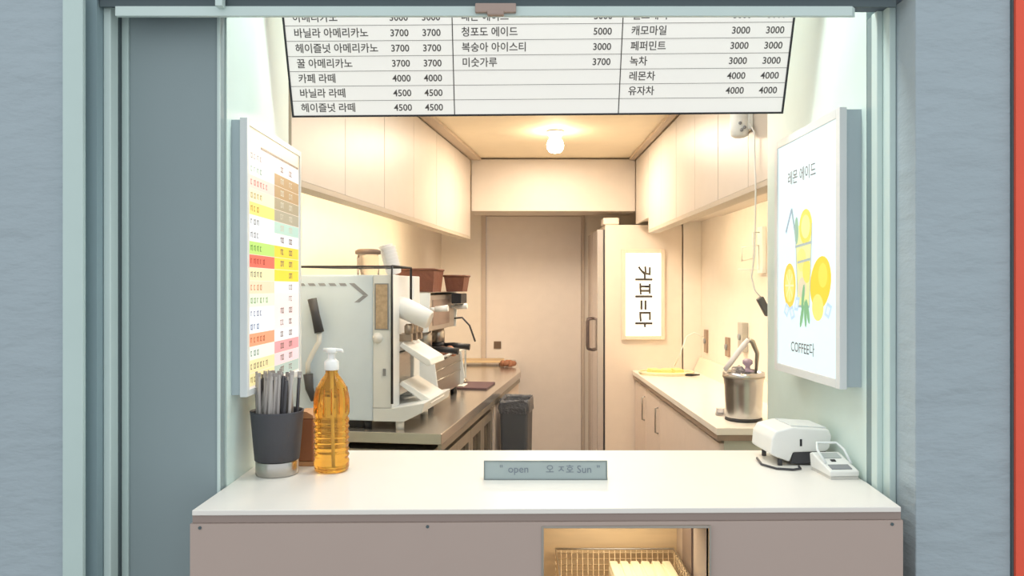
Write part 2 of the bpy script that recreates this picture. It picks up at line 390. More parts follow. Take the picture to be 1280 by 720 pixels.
for i, (cn, cp) in enumerate(rows):
    z1 = rt - i*rh; z0 = z1 - rh + 0.0012
    cell(a0+0.004, ysp-0.001, z0, z1, cn, 0.0004); cell(ysp+0.001, a1-0.004, z0, z1, cp, 0.0004)
sh.build('printed_sheet', M_print('lit_print', 0.78), pl)
mk = MB(); rnd = random.Random(3)
def glyph(y, z, s, col, m):                # one tiny unreadable printed character
    m.box(xs, xs+0.0008, y, y+s*0.55, z+s*0.75, z+s*0.9, col=col); m.box(xs, xs+0.0008, y+s*0.1, y+s*0.25, z+s*0.1, z+s*0.8, col=col)
    if rnd.random() < 0.7: m.box(xs, xs+0.0008, y+s*0.65, y+s*0.78, z, z+s, col=col)
    if rnd.random() < 0.6: m.box(xs, xs+0.0008, y+s*0.05, y+s*0.6, z+s*0.05, z+s*0.2, col=col)
inks = [(150,150,150), (170,190,180), (220,140,130), (200,180,110), (200,160,60), (110,110,110), (130,130,140), (90,160,70), (200,60,50), (130,130,110),
        (220,150,90), (140,180,110), (90,110,160), (90,110,160), (200,90,40), (90,150,130), (150,140,100), (160,150,90)]
for i, (cn, cp) in enumerate(rows):
    z = rt - i*rh - rh + 0.008; c_ = C(*inks[i])
    for k in range(rnd.choice((3, 4, 5, 6))): glyph(a0+0.014+k*0.020, z, 0.013, c_, mk)
    pc = C(252,244,220) if 0 < i < 6 else C(150, 120, 110)
    for y in (ysp+0.045, ysp+0.115): 
        if not (9 <= i <= 11 and y < ysp+0.1): glyph(y, z, 0.015, pc, mk); glyph(y+0.014, z, 0.015, pc, mk)
mk.box(xs, xs+0.0008, 1.68, a1-0.01, 1.806, 1.811, col=C(120, 100, 80))
mk.build('lettering', M_print('print_ink', 0.45), pl)

# ================================================================== LEMONADE POSTER LIGHTBOX on the right pier
XR = 0.700; ry0, ry1, rz0, rz1 = 1.624, 2.027, 1.283, 1.887
pr = thing('poster_lightbox', 'lit lemonade poster in a white frame on the right window wall', 'lightbox', (0.72, 1.825, rz0))
MB().box(XR+0.004, 0.7495, ry0+0.004, ry1-0.004, rz0+0.004, rz1-0.004).build('housing', MATS['box_grey'], pr)
f = MB(); w = 0.020
for y0, y1, z0, z1 in ((ry0, ry0+w, rz0, rz1), (ry1-w, ry1, rz0, rz1), (ry0+w, ry1-w, rz0, rz0+w), (ry0+w, ry1-w, rz1-w, rz1)): f.box(XR, XR+0.016, y0, y1, z0, z1, 0.001)
f.build('frame', MATS['frame_white'], pr)
XP = XR+0.003
MB().box(XP, XP+0.001, ry0+w, ry1-w, rz0+w, rz1-w).build('printed_sheet', M('lit_poster', C(140, 152, 154), 0.4, emis=0.78, var=0.0, ecol=C(232, 252, 254)), pr)
# picture plane: a along the wall (0 = far edge at the left, 1 = near edge at the right), b up
def PP(a_, b_, k=0.0): return (XP-0.0004-k, ry1-w - a_*(ry1-ry0-2*w), rz0+w + b_*(rz1-rz0-2*w))
HP, WP = (rz1-rz0-2*w), (ry1-ry0-2*w)
art = MB()
def blob(a_, b_, ra, rb, col, k, n=24, rot=0.0):
    pts = []
    for i in range(n):
        t_ = 2*math.pi*i/n; x_ = ra*math.cos(t_); y_ = rb*math.sin(t_)
        pts.append(PP(a_ + x_*math.cos(rot) - y_*math.sin(rot), b_ + (x_*math.sin(rot) + y_*math.cos(rot)), k))
    art.poly(pts, col=C(*col))
def strip(p, q, wd, col, k):
    d_ = Vector((q[0]-p[0], q[1]-p[1])); d_.normalize(); n_ = Vector((-d_.y, d_.x))*wd
    art.poly([PP(p[0]+n_.x, p[1]+n_.y, k), PP(q[0]+n_.x, q[1]+n_.y, k), PP(q[0]-n_.x, q[1]-n_.y, k), PP(p[0]-n_.x, p[1]-n_.y, k)], col=C(*col))
strip((0.16, 0.60), (0.27, 0.70), 0.010, (150, 175, 195), 0.0001); strip((0.27, 0.70), (0.36, 0.55), 0.012, (150, 180, 190), 0.0001)
art.poly([PP(0.34, 0.62, 0.0001), PP(0.62, 0.62, 0.0001), PP(0.58, 0.27, 0.0001), PP(0.38, 0.27, 0.0001)], col=C(236, 238, 170))
blob(0.36, 0.60, 0.035, 0.06, (150, 196, 170), 0.0002); blob(0.52, 0.61, 0.11, 0.075, (246, 228, 100), 0.0003); blob(0.52, 0.61, 0.075, 0.05, (252, 240, 160), 0.0004)
blob(0.45, 0.47, 0.08, 0.05, (248, 236, 140), 0.0003); blob(0.54, 0.42, 0.07, 0.05, (250, 232, 110), 0.0004); blob(0.46, 0.35, 0.07, 0.045, (232, 222, 190), 0.0003)
for p_, q_ in (((0.34, 0.62), (0.385, 0.27)), ((0.63, 0.62), (0.585, 0.27)), ((0.34, 0.53), (0.62, 0.54)), ((0.385, 0.27), (0.585, 0.27)), ((0.38, 0.46), (0.60, 0.47))): strip(p_, q_, 0.005, (170, 188, 190), 0.0006)
blob(0.23, 0.36, 0.115, 0.10, (250, 216, 84), 0.0003); blob(0.23, 0.36, 0.085, 0.075, (253, 232, 130), 0.0004)
blob(0.76, 0.37, 0.165, 0.105, (253, 218, 60), 0.0005, rot=0.2); blob(0.72, 0.27, 0.09, 0.055, (246, 236, 130), 0.0006); blob(0.80, 0.40, 0.07, 0.05, (255, 230, 90), 0.0007)
for t_ in range(8):
    an = t_*math.pi/4; strip((0.23, 0.36), (0.23+0.08*math.cos(an), 0.36+0.07*math.sin(an)), 0.004, (255, 246, 190), 0.0006)
for a_, b_, rr in ((0.18, 0.25, 0.2), (0.28, 0.24, -0.3), (0.37, 0.28, 0.5), (0.88, 0.26, 0.3)): blob(a_, b_, 0.06, 0.035, (196, 222, 240), 0.0007, 4, rr); blob(a_, b_, 0.035, 0.02, (226, 242, 250), 0.0008, 4, rr)
for a_, b_, rr in ((0.48, 0.31, 1.2), (0.52, 0.24, 1.7), (0.46, 0.23, 1.0), (0.56, 0.25, 2.1)): blob(a_, b_, 0.06, 0.022, (130, 190, 140), 0.0009, 10, rr)
art.build('picture', M_print('poster_print', 0.78), pr)
PM = Matrix(((0, 0, -1, 0), (-1, 0, 0, 0), (0, 1, 0, 0), (0, 0, 0, 1)))
def at_p(a_, b_): return Matrix.Translation(PP(a_, b_, 0.0012)) @ PM
for nm_, s_, sz_, a_, b_ in (('title_lettering', '레몬 에이드', 0.037, 0.20, 0.815), ('caption_lettering', 'COFFEE다', 0.034, 0.26, 0.070)):
    tx = MB(); tx.text(s_, sz_, at_p(a_, b_), 'LEFT', 0.0001); tx.build(nm_, M('poster_ink', C(100, 100, 100), 0.6), pr)

# ================================================================== THINGS ON THE SERVING COUNTER
def onbar(px, py):                                    # the point of the counter top seen at a pixel
    Y = (1.5-BZ)*F/(py-360.0); return ((px-640)/F*Y, Y)
# small standing sign
sx, sy = onbar(682, 600)
sg = thing('counter_sign', 'small grey handwritten sign standing at the middle of the counter', 'sign', (sx, sy, BZ))
MB().prism([(-0.0, 0), (0.030, 0), (0.008, 0.040), (0.004, 0.040)], -0.131, 0.131, axis='x', T=Matrix.Translation((sx, sy, BZ))).build('plate', M('sign_grey', C(168, 182, 182), 0.5), sg)
f = MB(); sT = Matrix.Translation((sx, sy, BZ)) @ Matrix.Rotation(-math.atan2(0.004, 0.04), 4, 'X')
for x0, x1, z0, z1 in ((-0.131, 0.131, 0.0, 0.0022), (-0.131, 0.131, 0.0378, 0.040), (-0.131, -0.1285, 0.0022, 0.0378), (0.1285, 0.131, 0.0022, 0.0378)): f.box(x0, x1, -0.0015, 0, z0, z1, T=sT)
f.build('border', M('sign_edge', C(128, 138, 136), 0.5), sg)
tx = MB(); SM = sT @ Matrix(((1, 0, 0, 0), (0, 0, -1, -0.0008), (0, 1, 0, 0), (0, 0, 0, 1)))
tx.text('"', 0.022, SM @ Matrix.Translation((-0.098, 0.0155, 0)), 'LEFT'); tx.build('lettering', M('sign_ink', C(124, 134, 146), 0.6), sg)
tx = MB(); tx.text('open', 0.022, SM @ Matrix.Translation((-0.080, 0.0155, 0)), 'LEFT'); tx.build('lettering', M('sign_ink', C(124, 134, 146), 0.6), sg)
tx = MB(); tx.text('오 ㅈ호', 0.020, SM @ Matrix.Translation((0.0, 0.0155, 0)), 'LEFT'); tx.build('lettering', MATS['sign_ink'], sg)
tx = MB(); tx.text('Sun', 0.022, SM @ Matrix.Translation((0.066, 0.0150, 0)), 'LEFT'); tx.build('lettering', MATS['sign_ink'], sg)
tx = MB(); tx.text('"', 0.022, SM @ Matrix.Translation((0.108, 0.0150, 0)), 'LEFT')
tx.build('lettering', M('sign_ink', C(124, 134, 146), 0.6), sg)

# straw cup
sx, sy = onbar(346.5, 592)
cp = thing('straw_cup', 'dark grey tapered cup on a steel base holding the straws', 'cup', (sx, sy, BZ))
MB().lathe([(0.0435, 0), (0.0455, 0.003), (0.0455, 0.030), (0.0440, 0.032)], n=40, T=Matrix.Translation((sx, sy, BZ))).build('base', steel, cp)
MB().lathe([(0.0440, 0.0325), (0.0475, 0.033), (0.0565, 0.136), (0.0575, 0.139), (0.0545, 0.139), (0.0535, 0.134), (0.0430, 0.045)], n=40, T=Matrix.Translation((sx, sy, BZ))).build('sleeve', M('sleeve_grey', C(74, 74, 80), 0.55, bump=0.1), cp)
strawM = [M('straw_wrap', C(170, 164, 160), 0.5), M('straw_black', C(66, 64, 68), 0.45)]
protos = []
for k in range(2):
    s = MB()
    s.tube([(0, 0, 0), (0, 0, 0.168)], 0.0036, 8)
    if k == 0: s.box(-0.0046, 0.0046, -0.0008, 0.0008, 0.160, 0.176)
    me = bpy.data.meshes.new('straw'); s.bm.to_mesh(me); s.bm.free(); me.materials.append(strawM[k]); protos.append(me)
placed = []; rnd = random.Random(11); tries = 0
while len(placed) < 60 and tries < 9000:
    tries += 1
    an = rnd.uniform(0, 2*math.pi); r = 0.0480*math.sqrt(rnd.random())
    x_, y_ = r*math.cos(an), r*math.sin(an)
    if any((x_-q[0])**2 + (y_-q[1])**2 < 0.0090**2 for q in placed): continue
    placed.append((x_, y_))
    k = 0 if rnd.random() < 0.45 else 1
    o = bpy.data.objects.new('drinking_straw', protos[k]); COL.objects.link(o)
    o.location = (sx + x_*0.80, sy + y_*0.80, BZ + 0.0455)
    o.rotation_euler = (-y_*1.5 + rnd.uniform(-0.012, 0.012), x_*1.5, rnd.uniform(0, 3))
    o.scale = (1, 1, rnd.uniform(0.955, 1.05))
    o['label'] = 'drinking straw in a pale paper wrapper in the dark straw cup' if k == 0 else 'plain black drinking straw in the dark straw cup'
    o['category'] = 'straw'; o['group'] = 'wrapped straws in the cup' if k == 0 else 'black straws in the cup'

# syrup bottle
sx, sy = onbar(414.5, 588)
bt = thing('syrup_bottle', 'clear bottle of amber syrup with a pale pump on the counter', 'bottle', (sx, sy, BZ))
prof = [(0.030, 0.0), (0.0365, 0.003), (0.0385, 0.010), (0.0385, 0.020)]
for i in range(7):
    z = 0.024 + i*0.0125; prof += [(0.0388, z), (0.0365, z+0.004), (0.0365, z+0.007), (0.0388, z+0.011)]
prof += [(0.0388, 0.115), (0.036, 0.119), (0.036, 0.122), (0.0388, 0.126), (0.0388, 0.158), (0.0375, 0.172), (0.033, 0.186), (0.024, 0.202), (0.0165, 0.212), (0.0135, 0.218), (0.0135, 0.226)]
TB = Matrix.Translation((sx, sy, BZ))
MB().lathe(prof, n=40, T=TB).build('bottle_body', amber, bt, label='clear ribbed body full of amber syrup')
fl = MB()
for k in range(14):
    an = 2*math.pi*k/14
    fl.tube([(0.0388*math.cos(an), 0.0388*math.sin(an), 0.130), (0.0385*math.cos(an), 0.0385*math.sin(an), 0.160), (0.0335*math.cos(an), 0.0335*math.sin(an), 0.186)], 0.0014, 5, T=TB)
fl.build('shoulder_rib', amber, bt)
MB().lathe([(0.0155, 0.224), (0.016, 0.226), (0.016, 0.243), (0.012, 0.246), (0.008, 0.250), (0.008, 0.262)], n=28, T=TB).build('collar', white_pl, bt)
pp = MB(); pp.lathe([(0.010, 0.262), (0.012, 0.263), (0.012, 0.270), (0.010, 0.2725)], n=24, T=TB); pp.tube([(-0.018, 0, 0.269), (0.0, 0, 0.2695), (0.024, -0.004, 0.268), (0.026, -0.004, 0.263)], [0.0038, 0.0042, 0.0036, 0.003], 10, T=TB)
pp.build('pump_head', white_pl, bt)
MB().tube([(0.003, 0, 0.010), (0, 0, 0.226)], 0.003, 8, T=TB).build('dip_tube', white_pl, bt)

# brown caddy between cup and bottle
sx, sy = onbar(386, 583)
bx = thing('brown_box', 'small brown box behind the straw cup and the syrup bottle', 'box', (sx, sy+0.03, BZ))
MB().box(sx-0.028, sx+0.012, sy, sy+0.06, BZ, BZ+0.010, 0.002).build('base', tan, bx, label='paler tan base')
MB().box(sx-0.026, sx+0.010, sy+0.002, sy+0.058, BZ+0.0102, BZ+0.108, 0.004).build('body', M('brown_card', C(160, 108, 76), 0.6), bx)
MB().prism([(sx-0.026, 0.1085), (sx+0.010, 0.1085), (sx+0.008, 0.116), (sx-0.006, 0.124), (sx-0.022, 0.124)], sy+0.002, sy+0.058, axis='y', T=Matrix.Translation((0, 0, BZ))).build('lid', tan, bx)

# receipt printer / bill unit
RX, RYY = onbar(985, 577); 
rp = thing('receipt_printer', 'white rounded receipt printer against the right window wall', 'printer', (0.64, 1.80, BZ))
prof = [(0.0, 0.032), (0.012, 0.024), (0.052, 0.010), (0.062, 0.034), (0.150, 0.036), (0.160, 0.044), (0.166, 0.075), (0.158, 0.092), (0.060, 0.098), (0.016, 0.088), (0.004, 0.070)]
TP = Matrix.Translation((0.590, 1.735, BZ)) @ Matrix.Rotation(math.radians(2), 4, 'Z') @ Matrix.Diagonal((0.86, 1.0, 0.90, 1))
MB().prism(prof, 0.0, 0.125, axis='y', bev=0.004, T=TP).build('body', white_pl, rp)
MB().prism([(0.058, 0.004), (0.152, 0.004), (0.152, 0.0355), (0.064, 0.0335)], 0.006, 0.119, axis='y', T=TP).build('recess_shade', dark_pl, rp, label='dark recess under the front')  # dark block in the underside recess, its shade given as colour
ft = MB()
for x_, y_ in ((0.03, 0.01), (0.145, 0.01), (0.03, 0.11), (0.145, 0.11)): ft.lathe([(0.006, 0.0), (0.006, 0.0039 if x_ > 0.1 else 0.016)], x_, y_, n=12, T=TP)
ft.build('foot', dark_pl, rp)
MB().box(0.079, 0.085, -0.0012, 0.001, 0.050, 0.068, 0.0008, T=TP).build('badge', black_pl, rp, label='small black mark on the front')
MB().prism([(0.062, 0.0985), (0.158, 0.0925), (0.158, 0.0945), (0.062, 0.1005)], 0.015, 0.110, axis='y', T=TP).build('cover', white_en, rp)
cb = MB(); cb.tube([(0.580, 1.80, BZ+0.004), (0.572, 1.74, BZ+0.003), (0.592, 1.70, BZ+0.003), (0.625, 1.690, BZ+0.003), (0.645, 1.700, BZ+0.003), (0.650, 1.722, BZ+0.003)], 0.0026, 8)
cb.build('power_cable', dark_pl, None, label='thin dark cable lying along the foot of the printer', cat='cable')
# card terminal
TT = Matrix.Translation((0.676, 1.640, BZ)) @ Matrix.Rotation(math.radians(-7), 4, 'Z')
ct = thing('card_terminal', 'flat white card terminal in front of the receipt printer', 'card reader', (0.706, 1.64, BZ))
TT = Matrix.Translation((0.706, 1.612, BZ)) @ Matrix.Rotation(math.radians(3), 4, 'Z')
MB().prism([(-0.030, 0.0), (0.030, 0.0), (0.026, 0.092), (-0.030, 0.092)], 0.0, 0.006, T=TT).build('base', M('shade_white', C(206, 204, 198), 0.4), ct)
MB().prism([(0.0, 0.006), (0.094, 0.006), (0.100, 0.036), (0.090, 0.040), (0.0, 0.018)], -0.032, 0.032, axis='x', bev=0.003, T=TT).build('body', white_pl, ct)
sl_ = math.atan2(0.022, 0.090)
TS = TT @ Matrix.Translation((0, 0, 0.0182)) @ Matrix.Rotation(sl_, 4, 'X')
MB().box(-0.024, 0.020, 0.008, 0.028, 0.0, 0.0016, T=TS).build('key_strip', grey_pl, ct, label='grey key strip')
MB().box(-0.020, 0.022, 0.060, 0.084, 0.0, 0.0016, 0.0004, T=TS).build('display', M('lcd_grey', C(176, 182, 180), 0.3), ct, label='pale grey display window')
MB().box(-0.008, 0.002, 0.044, 0.052, 0.0, 0.0018, T=TS).build('button', black_pl, ct, label='black button')
MB().tube([tuple(TS @ Vector(p_)) for p_ in ((-0.026, 0.035, 0.002), (-0.030, 0.07, 0.016), (-0.022, 0.092, 0.022), (0.022, 0.092, 0.022), (0.030, 0.07, 0.016), (0.028, 0.03, 0.003))], 0.0028, 8).build('guard', white_en, ct)

# ================================================================== LEFT RUN
def LT(x=0, y=0, z=0): return Matrix.Translation(LR) @ Matrix.Rotation(-ANG, 4, 'Z') @ Matrix.Translation((x, y, z))
def Lthing(name, label, cat, x, y, z, group=None):
    X, Y = L2W(x, y); return thing(name, label, cat, (X, Y, z), -ANG, group)
CZ = 0.91
UF = -0.357
# upper cabinets
ys = [-0.62, 0.36, 1.33, 2.30]
names = ['nearest the window', 'in the middle of the row', 'at the far end next to the door']
for i in range(3):
    y0, y1 = ys[i]+0.001, ys[i+1]-0.001
    r = Lthing('wall_cabinet', 'pale wall cabinet on the left wall, %s' % names[i], 'cabinet', (UF-0.77)/2, (y0+y1)/2, 1.965, 'left wall cabinets')
    MB().box(-0.770, UF-0.02, y0, y1, 1.965, CEIL-0.003, T=LT()).build('carcass', cab_mat, r)
    ym = (y0+y1)/2
    for q0, q1 in ((y0, ym), (ym, y1)): MB().box(UF-0.0195, UF, q0+0.0015, q1-0.0015, 1.866, CEIL-0.022, 0.001, T=LT()).build('door', cab_mat, r)
lr = Lthing('light_rail', 'light rail with a warm strip lamp under the left wall cabinets', 'light rail', UF, 0.84, 1.845)
MB().box(UF-0.070, UF, ys[0], ys[3], 1.845, 1.8655, 0.001, T=LT()).build('rail', cab_edge, lr)
MB().box(UF-0.070, UF-0.055, ys[0], ys[3], 1.8657, 1.9645, T=LT()).build('upstand', cab_edge, lr)
MB().box(UF-0.085, UF-0.071, ys[0]+0.05, ys[3]-0.3, 1.895, 1.903, T=LT()).build('led_strip', led_mat, lr, label='glowing warm strip')
# counter
wt = thing('worktop', 'stainless steel worktop along the left wall under the machines', 'worktop', (*L2W(-0.38, 1.2), CZ-0.05), -ANG)
pts = [L2W(-0.770, 0.0), L2W(0.0, 0.0), L2W(0.0, 2.34), (0.030, RY-0.02), (-0.57, RY-0.02)]
MB().prism(pts, CZ-0.045, CZ, bev=0.003).build('top', M('steel_top', C(206, 200, 192), 0.22, metal=0.85, var=0.05), wt)
MB().prism([L2W(-0.02, 0.02), L2W(-0.004, 0.02), L2W(-0.004, 2.32), L2W(-0.02, 2.32)], CZ-0.075, CZ-0.0455).build('apron', steel_d, wt)
# under-counter steel units
for i, (y0, y1, nm) in enumerate(((0.03, 0.64, 'nearest the window'), (0.645, 1.25, 'beside the bin'))):
    r = Lthing('steel_cabinet', 'steel under-counter cabinet with framed doors, %s' % nm, 'cabinet', -0.38, (y0+y1)/2, 0.0, 'steel units below the left worktop')
    MB().box(-0.74, -0.045, y0, y1, 0.08, CZ-0.076, 0.002, T=LT()).build('carcass', steel_d, r)
    lg = MB()
    for x_ in (-0.72, -0.07):
        for y_ in (y0+0.03, y1-0.03): MB().lathe([(0.018, 0), (0.018, 0.0795)], x_, y_, n=14, T=LT()).build('leg', steel, r)
    ym = (y0+y1)/2
    for q0, q1 in ((y0, ym), (ym, y1)):
        dr = MB(); zz0, zz1 = 0.10, CZ-0.10
        for b_ in ((q0+0.003, q0+0.05, zz0, zz1), (q1-0.05, q1-0.003, zz0, zz1), (q0+0.05, q1-0.05, zz0, zz0+0.05), (q0+0.05, q1-0.05, zz1-0.05, zz1)): dr.box(-0.0445, -0.012, *b_, 0.002, T=LT())
        dd = dr.build('door', steel_d, r)
        MB().box(-0.040, -0.030, q0+0.051, q1-0.051, zz0+0.051, zz1-0.051, T=LT()).build('pane', dark_window, dd)
r = Lthing('end_cabinet', 'pale base cabinet under the far end of the steel worktop', 'cabinet', -0.38, 1.8, 0.0)
MB().box(-0.74, -0.03, 1.30, 2.30, 0.0, CZ-0.077, 0.002, T=LT()).build('carcass', cab_pink, r)
for q0, q1 in ((1.30, 1.80), (1.80, 2.30)): MB().box(-0.0295, -0.010, q0+0.002, q1-0.002, 0.02, CZ-0.079, 0.001, T=LT()).build('door', cab_pink, r)

# --- machine A: big white machine with blue side panel
A = Lthing('coffee_machine', 'big white coffee machine with pale blue side panel beside the price list', 'coffee machine', -0.42, 0.28, CZ)
T_ = LT()
MB().box(-0.700, -0.307, 0.055, 0.52, 0.945, 1.555, 0.006, T=T_).build('body', blue_white, A, label='pale blue side and back housing')
col_ = MB(); col_.box(-0.3065, -0.224, 0.050, 0.16, 1.000, 1.555, 0.004, T=T_); col_.box(-0.3065, -0.235, 0.42, 0.52, 1.0, 1.555, 0.004, T=T_); col_.box(-0.3065, -0.250, 0.16, 0.42, 1.22, 1.555, 0.003, T=T_)
col_.build('front_column', white_en, A)
wn = MB(); wn.box(-0.293, -0.242, 0.0465, 0.0495, 1.330, 1.515, 0.001, T=T_); wn.build('display_window', M('cup_window', C(190, 168, 140), 0.2, var=0.35, scale=70), A, label='narrow brown display window')
wf = MB()
for b_ in ((-0.297, -0.293, 1.326, 1.519), (-0.242, -0.238, 1.326, 1.519), (-0.293, -0.242, 1.326, 1.330), (-0.293, -0.242, 1.515, 1.519)): wf.box(b_[0], b_[1], 0.0455, 0.0498, b_[2], b_[3], T=T_)
wf.build('window_trim', grey_pl, A)
MB().prism([(-0.3065, 0.945), (-0.175, 0.945), (-0.095, 0.985), (-0.085, 1.025), (-0.235, 0.999), (-0.3065, 0.999)], 0.050, 0.52, axis='y', bev=0.003, T=T_).build('drip_base', white_en, A)
for x_ in (-0.66, -0.34, -0.20):
    for y_ in (0.085, 0.47): MB().lathe([(0.018, CZ), (0.018, 0.9448)], x_, y_, n=14, T=T_).build('foot', white_pl if x_ > -0.3 else black_pl, A)
MB().box(-0.64, -0.36, 0.09, 0.12, CZ+0.002, 0.9445, T=T_).build('plinth', black_pl, A)
lg = MB()
for k in range(5):
    x_ = -0.640 + k*0.046; lg.prism([(x_, 1.520), (x_+0.028, 1.520), (x_+0.036, 1.509), (x_+0.008, 1.509)], 0.0535, 0.0548, axis='y', T=T_)
lg.prism([(-0.412, 1.520), (-0.388, 1.520), (-0.328, 1.470), (-0.350, 1.470)], 0.0535, 0.0548, axis='y', T=T_)
lg.prism([(-0.328, 1.469), (-0.350, 1.469), (-0.388, 1.440), (-0.366, 1.440)], 0.0535, 0.0548, axis='y', T=T_)
lg.build('logo_mark', M('logo_grey', C(150, 154, 162), 0.4), A, label='grey dashes and chevron')
rl = MB(); rl.tube([(-0.66, 0.06, 1.556), (-0.66, 0.06, 1.590), (-0.222, 0.045, 1.590), (-0.222, 0.045, 1.02)], 0.0055, 8, T=T_); rl.tube([(-0.222, 0.045, 1.590), (-0.215, 0.30, 1.590), (-0.215, 0.30, 1.40)], 0.0055, 8, T=T_)
rl.tube([(-0.66, 0.06, 1.590), (-0.55, 0.30, 1.590), (-0.215, 0.30, 1.590)], 0.0035, 8, T=T_)
rl.build('cup_rail', black_pl, A, label='black wire rail around the top')
sp = MB(); sp.tube([(-0.245, 0.20, 1.425), (-0.215, 0.20, 1.412), (-0.105, 0.195, 1.362), (-0.100, 0.195, 1.360)], [0.042, 0.047, 0.042, 0.034], 24, T=T_)
sp.build('brew_head', white_pl, A, label='white slanted cylinder')
for z_, y_ in ((1.250, 0.20), (1.085, 0.20)):
    s = MB(); s.prism([(-0.23, z_), (-0.215, z_+0.016), (-0.095, z_-0.055), (-0.085, z_-0.080), (-0.105, z_-0.085)], 0.165, 0.41, axis='y', bev=0.004, T=T_); s.build('chute', white_pl, A)
s = MB(); s.box(-0.30, -0.245, 0.17, 0.40, 1.03, 1.215, 0.002, T=T_); s.build('recess_panel', steel, A)
s = MB()
for y_ in (0.2, 0.28, 0.36):
    s = MB(); s.lathe([(0.016, 1.300), (0.020, 1.305), (0.020, 1.335), (0.012, 1.345)], -0.195, y_, n=16, T=T_); s.box(-0.25, -0.18, y_-0.012, y_+0.012, 1.268, 1.300, 0.003, T=T_); s.build('nozzle', M('nozzle_metal', C(170, 155, 140), 0.3, 0.8), A)
s = MB(); s.box(-0.262, -0.250, 0.046, 0.0495, 1.135, 1.165, 0.001, T=T_); s.build('badge', grey_pl, A)
s = MB(); s.sphere((-0.285, 0.05, 1.292), 0.022, n=16, T=T_); s.build('knob', white_pl, A)
# lever on its near side
s = MB(); s.tube([(-0.560, 0.020, 1.455), (-0.545, 0.020, 1.39), (-0.528, 0.020, 1.315)], [0.019, 0.0175, 0.020], 14, T=T_); s.build('lever_grip', dark_pl, A, label='black lever grip')
s = MB(); s.tube([(-0.528, 0.022, 1.316), (-0.530, 0.022, 1.275), (-0.560, 0.024, 1.225), (-0.580, 0.026, 1.185), (-0.580, 0.026, 1.14)], 0.0105, 12, T=T_); s.build('lever_rod', white_pl, A)
s = MB(); s.tube([(-0.580, 0.026, 1.14), (-0.574, 0.026, 1.08), (-0.560, 0.040, 1.03)], [0.020, 0.017, 0.014], 12, T=T_); s.build('lever_base', dark_pl, A)

# things on machine A
jx, jy = -0.425, 0.33
jr = Lthing('glass_jar', 'clear glass jar with a dark flat lid on top of the coffee machine', 'jar', jx, jy, 1.5555)
MB().lathe([(0.044, 0.0), (0.050, 0.004), (0.050, 0.080), (0.046, 0.096)], jx, jy, n=28, T=LT(0, 0, 1.5555)).build('body', M('frosted_jar', C(246, 240, 230), 0.06, trans=0.92, ior=1.2), jr)
MB().lathe([(0.050, 0.0965), (0.058, 0.099), (0.058, 0.113), (0.044, 0.121)], jx, jy, n=28, T=LT(0, 0, 1.5555)).build('lid', M('lid_brown', C(112, 92, 80), 0.5), jr)
for sx_, sy_, nn, lb in ((-0.305, 0.36, 7, 'leaning stack of white paper cups nearest the black rail'), (-0.345, 0.455, 8, 'leaning stack of white paper cups behind the other stack')):
  cs = Lthing('cup_stack', lb, 'cup stack', sx_, sy_, 1.5555, 'cup stacks on the coffee machine')
  for j in range(nn):
    Tc = LT(sx_, sy_, 1.5645) @ Matrix.Rotation(math.radians(-16), 4, 'Y') @ Matrix.Translation((0, 0, j*0.016))
    MB().lathe([(0.024, 0.0), (0.027, 0.002), (0.033, 0.026), (0.035, 0.028), (0.032, 0.028), (0.025, 0.004)], n=24, T=Tc).build('cup', M('paper_cup', C(240, 240, 242), 0.4), cs)

# --- machine B: second, steel and white espresso machine
B = Lthing('espresso_machine', 'white and steel espresso machine behind the pale blue one, baskets on top', 'espresso machine', -0.40, 0.88, CZ)
b0, b1 = 0.60, 1.22
s = MB(); s.box(-0.66, -0.225, b0+0.012, b1-0.012, 1.285, 1.465, 0.004, T=T_); s.box(-0.66, -0.36, b0+0.012, b1-0.012, 1.14, 1.285, 0.002, T=T_)
s.build('body', M('espresso_steel', C(205, 196, 186), 0.3, metal=0.7, var=0.08), B)
for y_ in (b0, b1-0.012):
    s = MB(); s.prism([(-0.68, 0.955), (-0.175, 0.955), (-0.165, 1.0), (-0.185, 1.145), (-0.36, 1.165), (-0.36, 1.265), (-0.215, 1.285), (-0.205, 1.475), (-0.68, 1.475)], y_, y_+0.0115, axis='y', bev=0.002, T=T_)
    s.build('end_panel', white_en, B)
s = MB(); s.box(-0.66, -0.190, b0+0.012, b1-0.012, 0.955, 1.13, 0.003, T=T_); s.build('drip_tray', steel, B)
s = MB()
for k in range(16): y_ = b0+0.03+k*0.035; s.tube([(-0.35, y_, 1.134), (-0.195, y_, 1.134)], 0.003, 6, T=T_)
for z_ in (1.09, 1.04): s.tube([(-0.187, b0+0.02, z_), (-0.187, b1-0.02, z_)], 0.0035, 6, T=T_)
s.build('grill', steel_d, B)
s = MB(); s.tube([(-0.180, b0+0.01, 1.15), (-0.170, b0+0.01, 1.156), (-0.165, b1+0.01, 1.156), (-0.165, b1+0.01, 0.99)], 0.006, 8, T=T_); s.build('front_rail', white_en, B)
for x_ in (-0.62, -0.22):
    for y_ in (b0+0.05, b1-0.05): MB().lathe([(0.02, CZ), (0.016, 0.9548)], x_, y_, n=14, T=T_).build('foot', black_pl, B)
s = MB(); s.box(-0.655, -0.215, b0+0.005, b1-0.005, 1.476, 1.480, 0.001, T=T_); s.build('cup_tray', steel, B)
for y_ in (0.76, 1.04):
    s = MB(); s.lathe([(0.030, 1.205), (0.036, 1.21), (0.036, 1.255), (0.030, 1.2845)], -0.275, y_, n=24, T=T_); gh = s.build('group_head', steel, B)
    s = MB(); s.lathe([(0.034, 1.18), (0.038, 1.185), (0.038, 1.2045)], -0.275, y_, n=24, T=T_); s.tube([(-0.240, y_, 1.192), (-0.19, y_, 1.19), (-0.10, y_, 1.18)], [0.010, 0.015, 0.017], 12, T=T_); s.build('portafilter', black_pl, B, label='black handled portafilter')
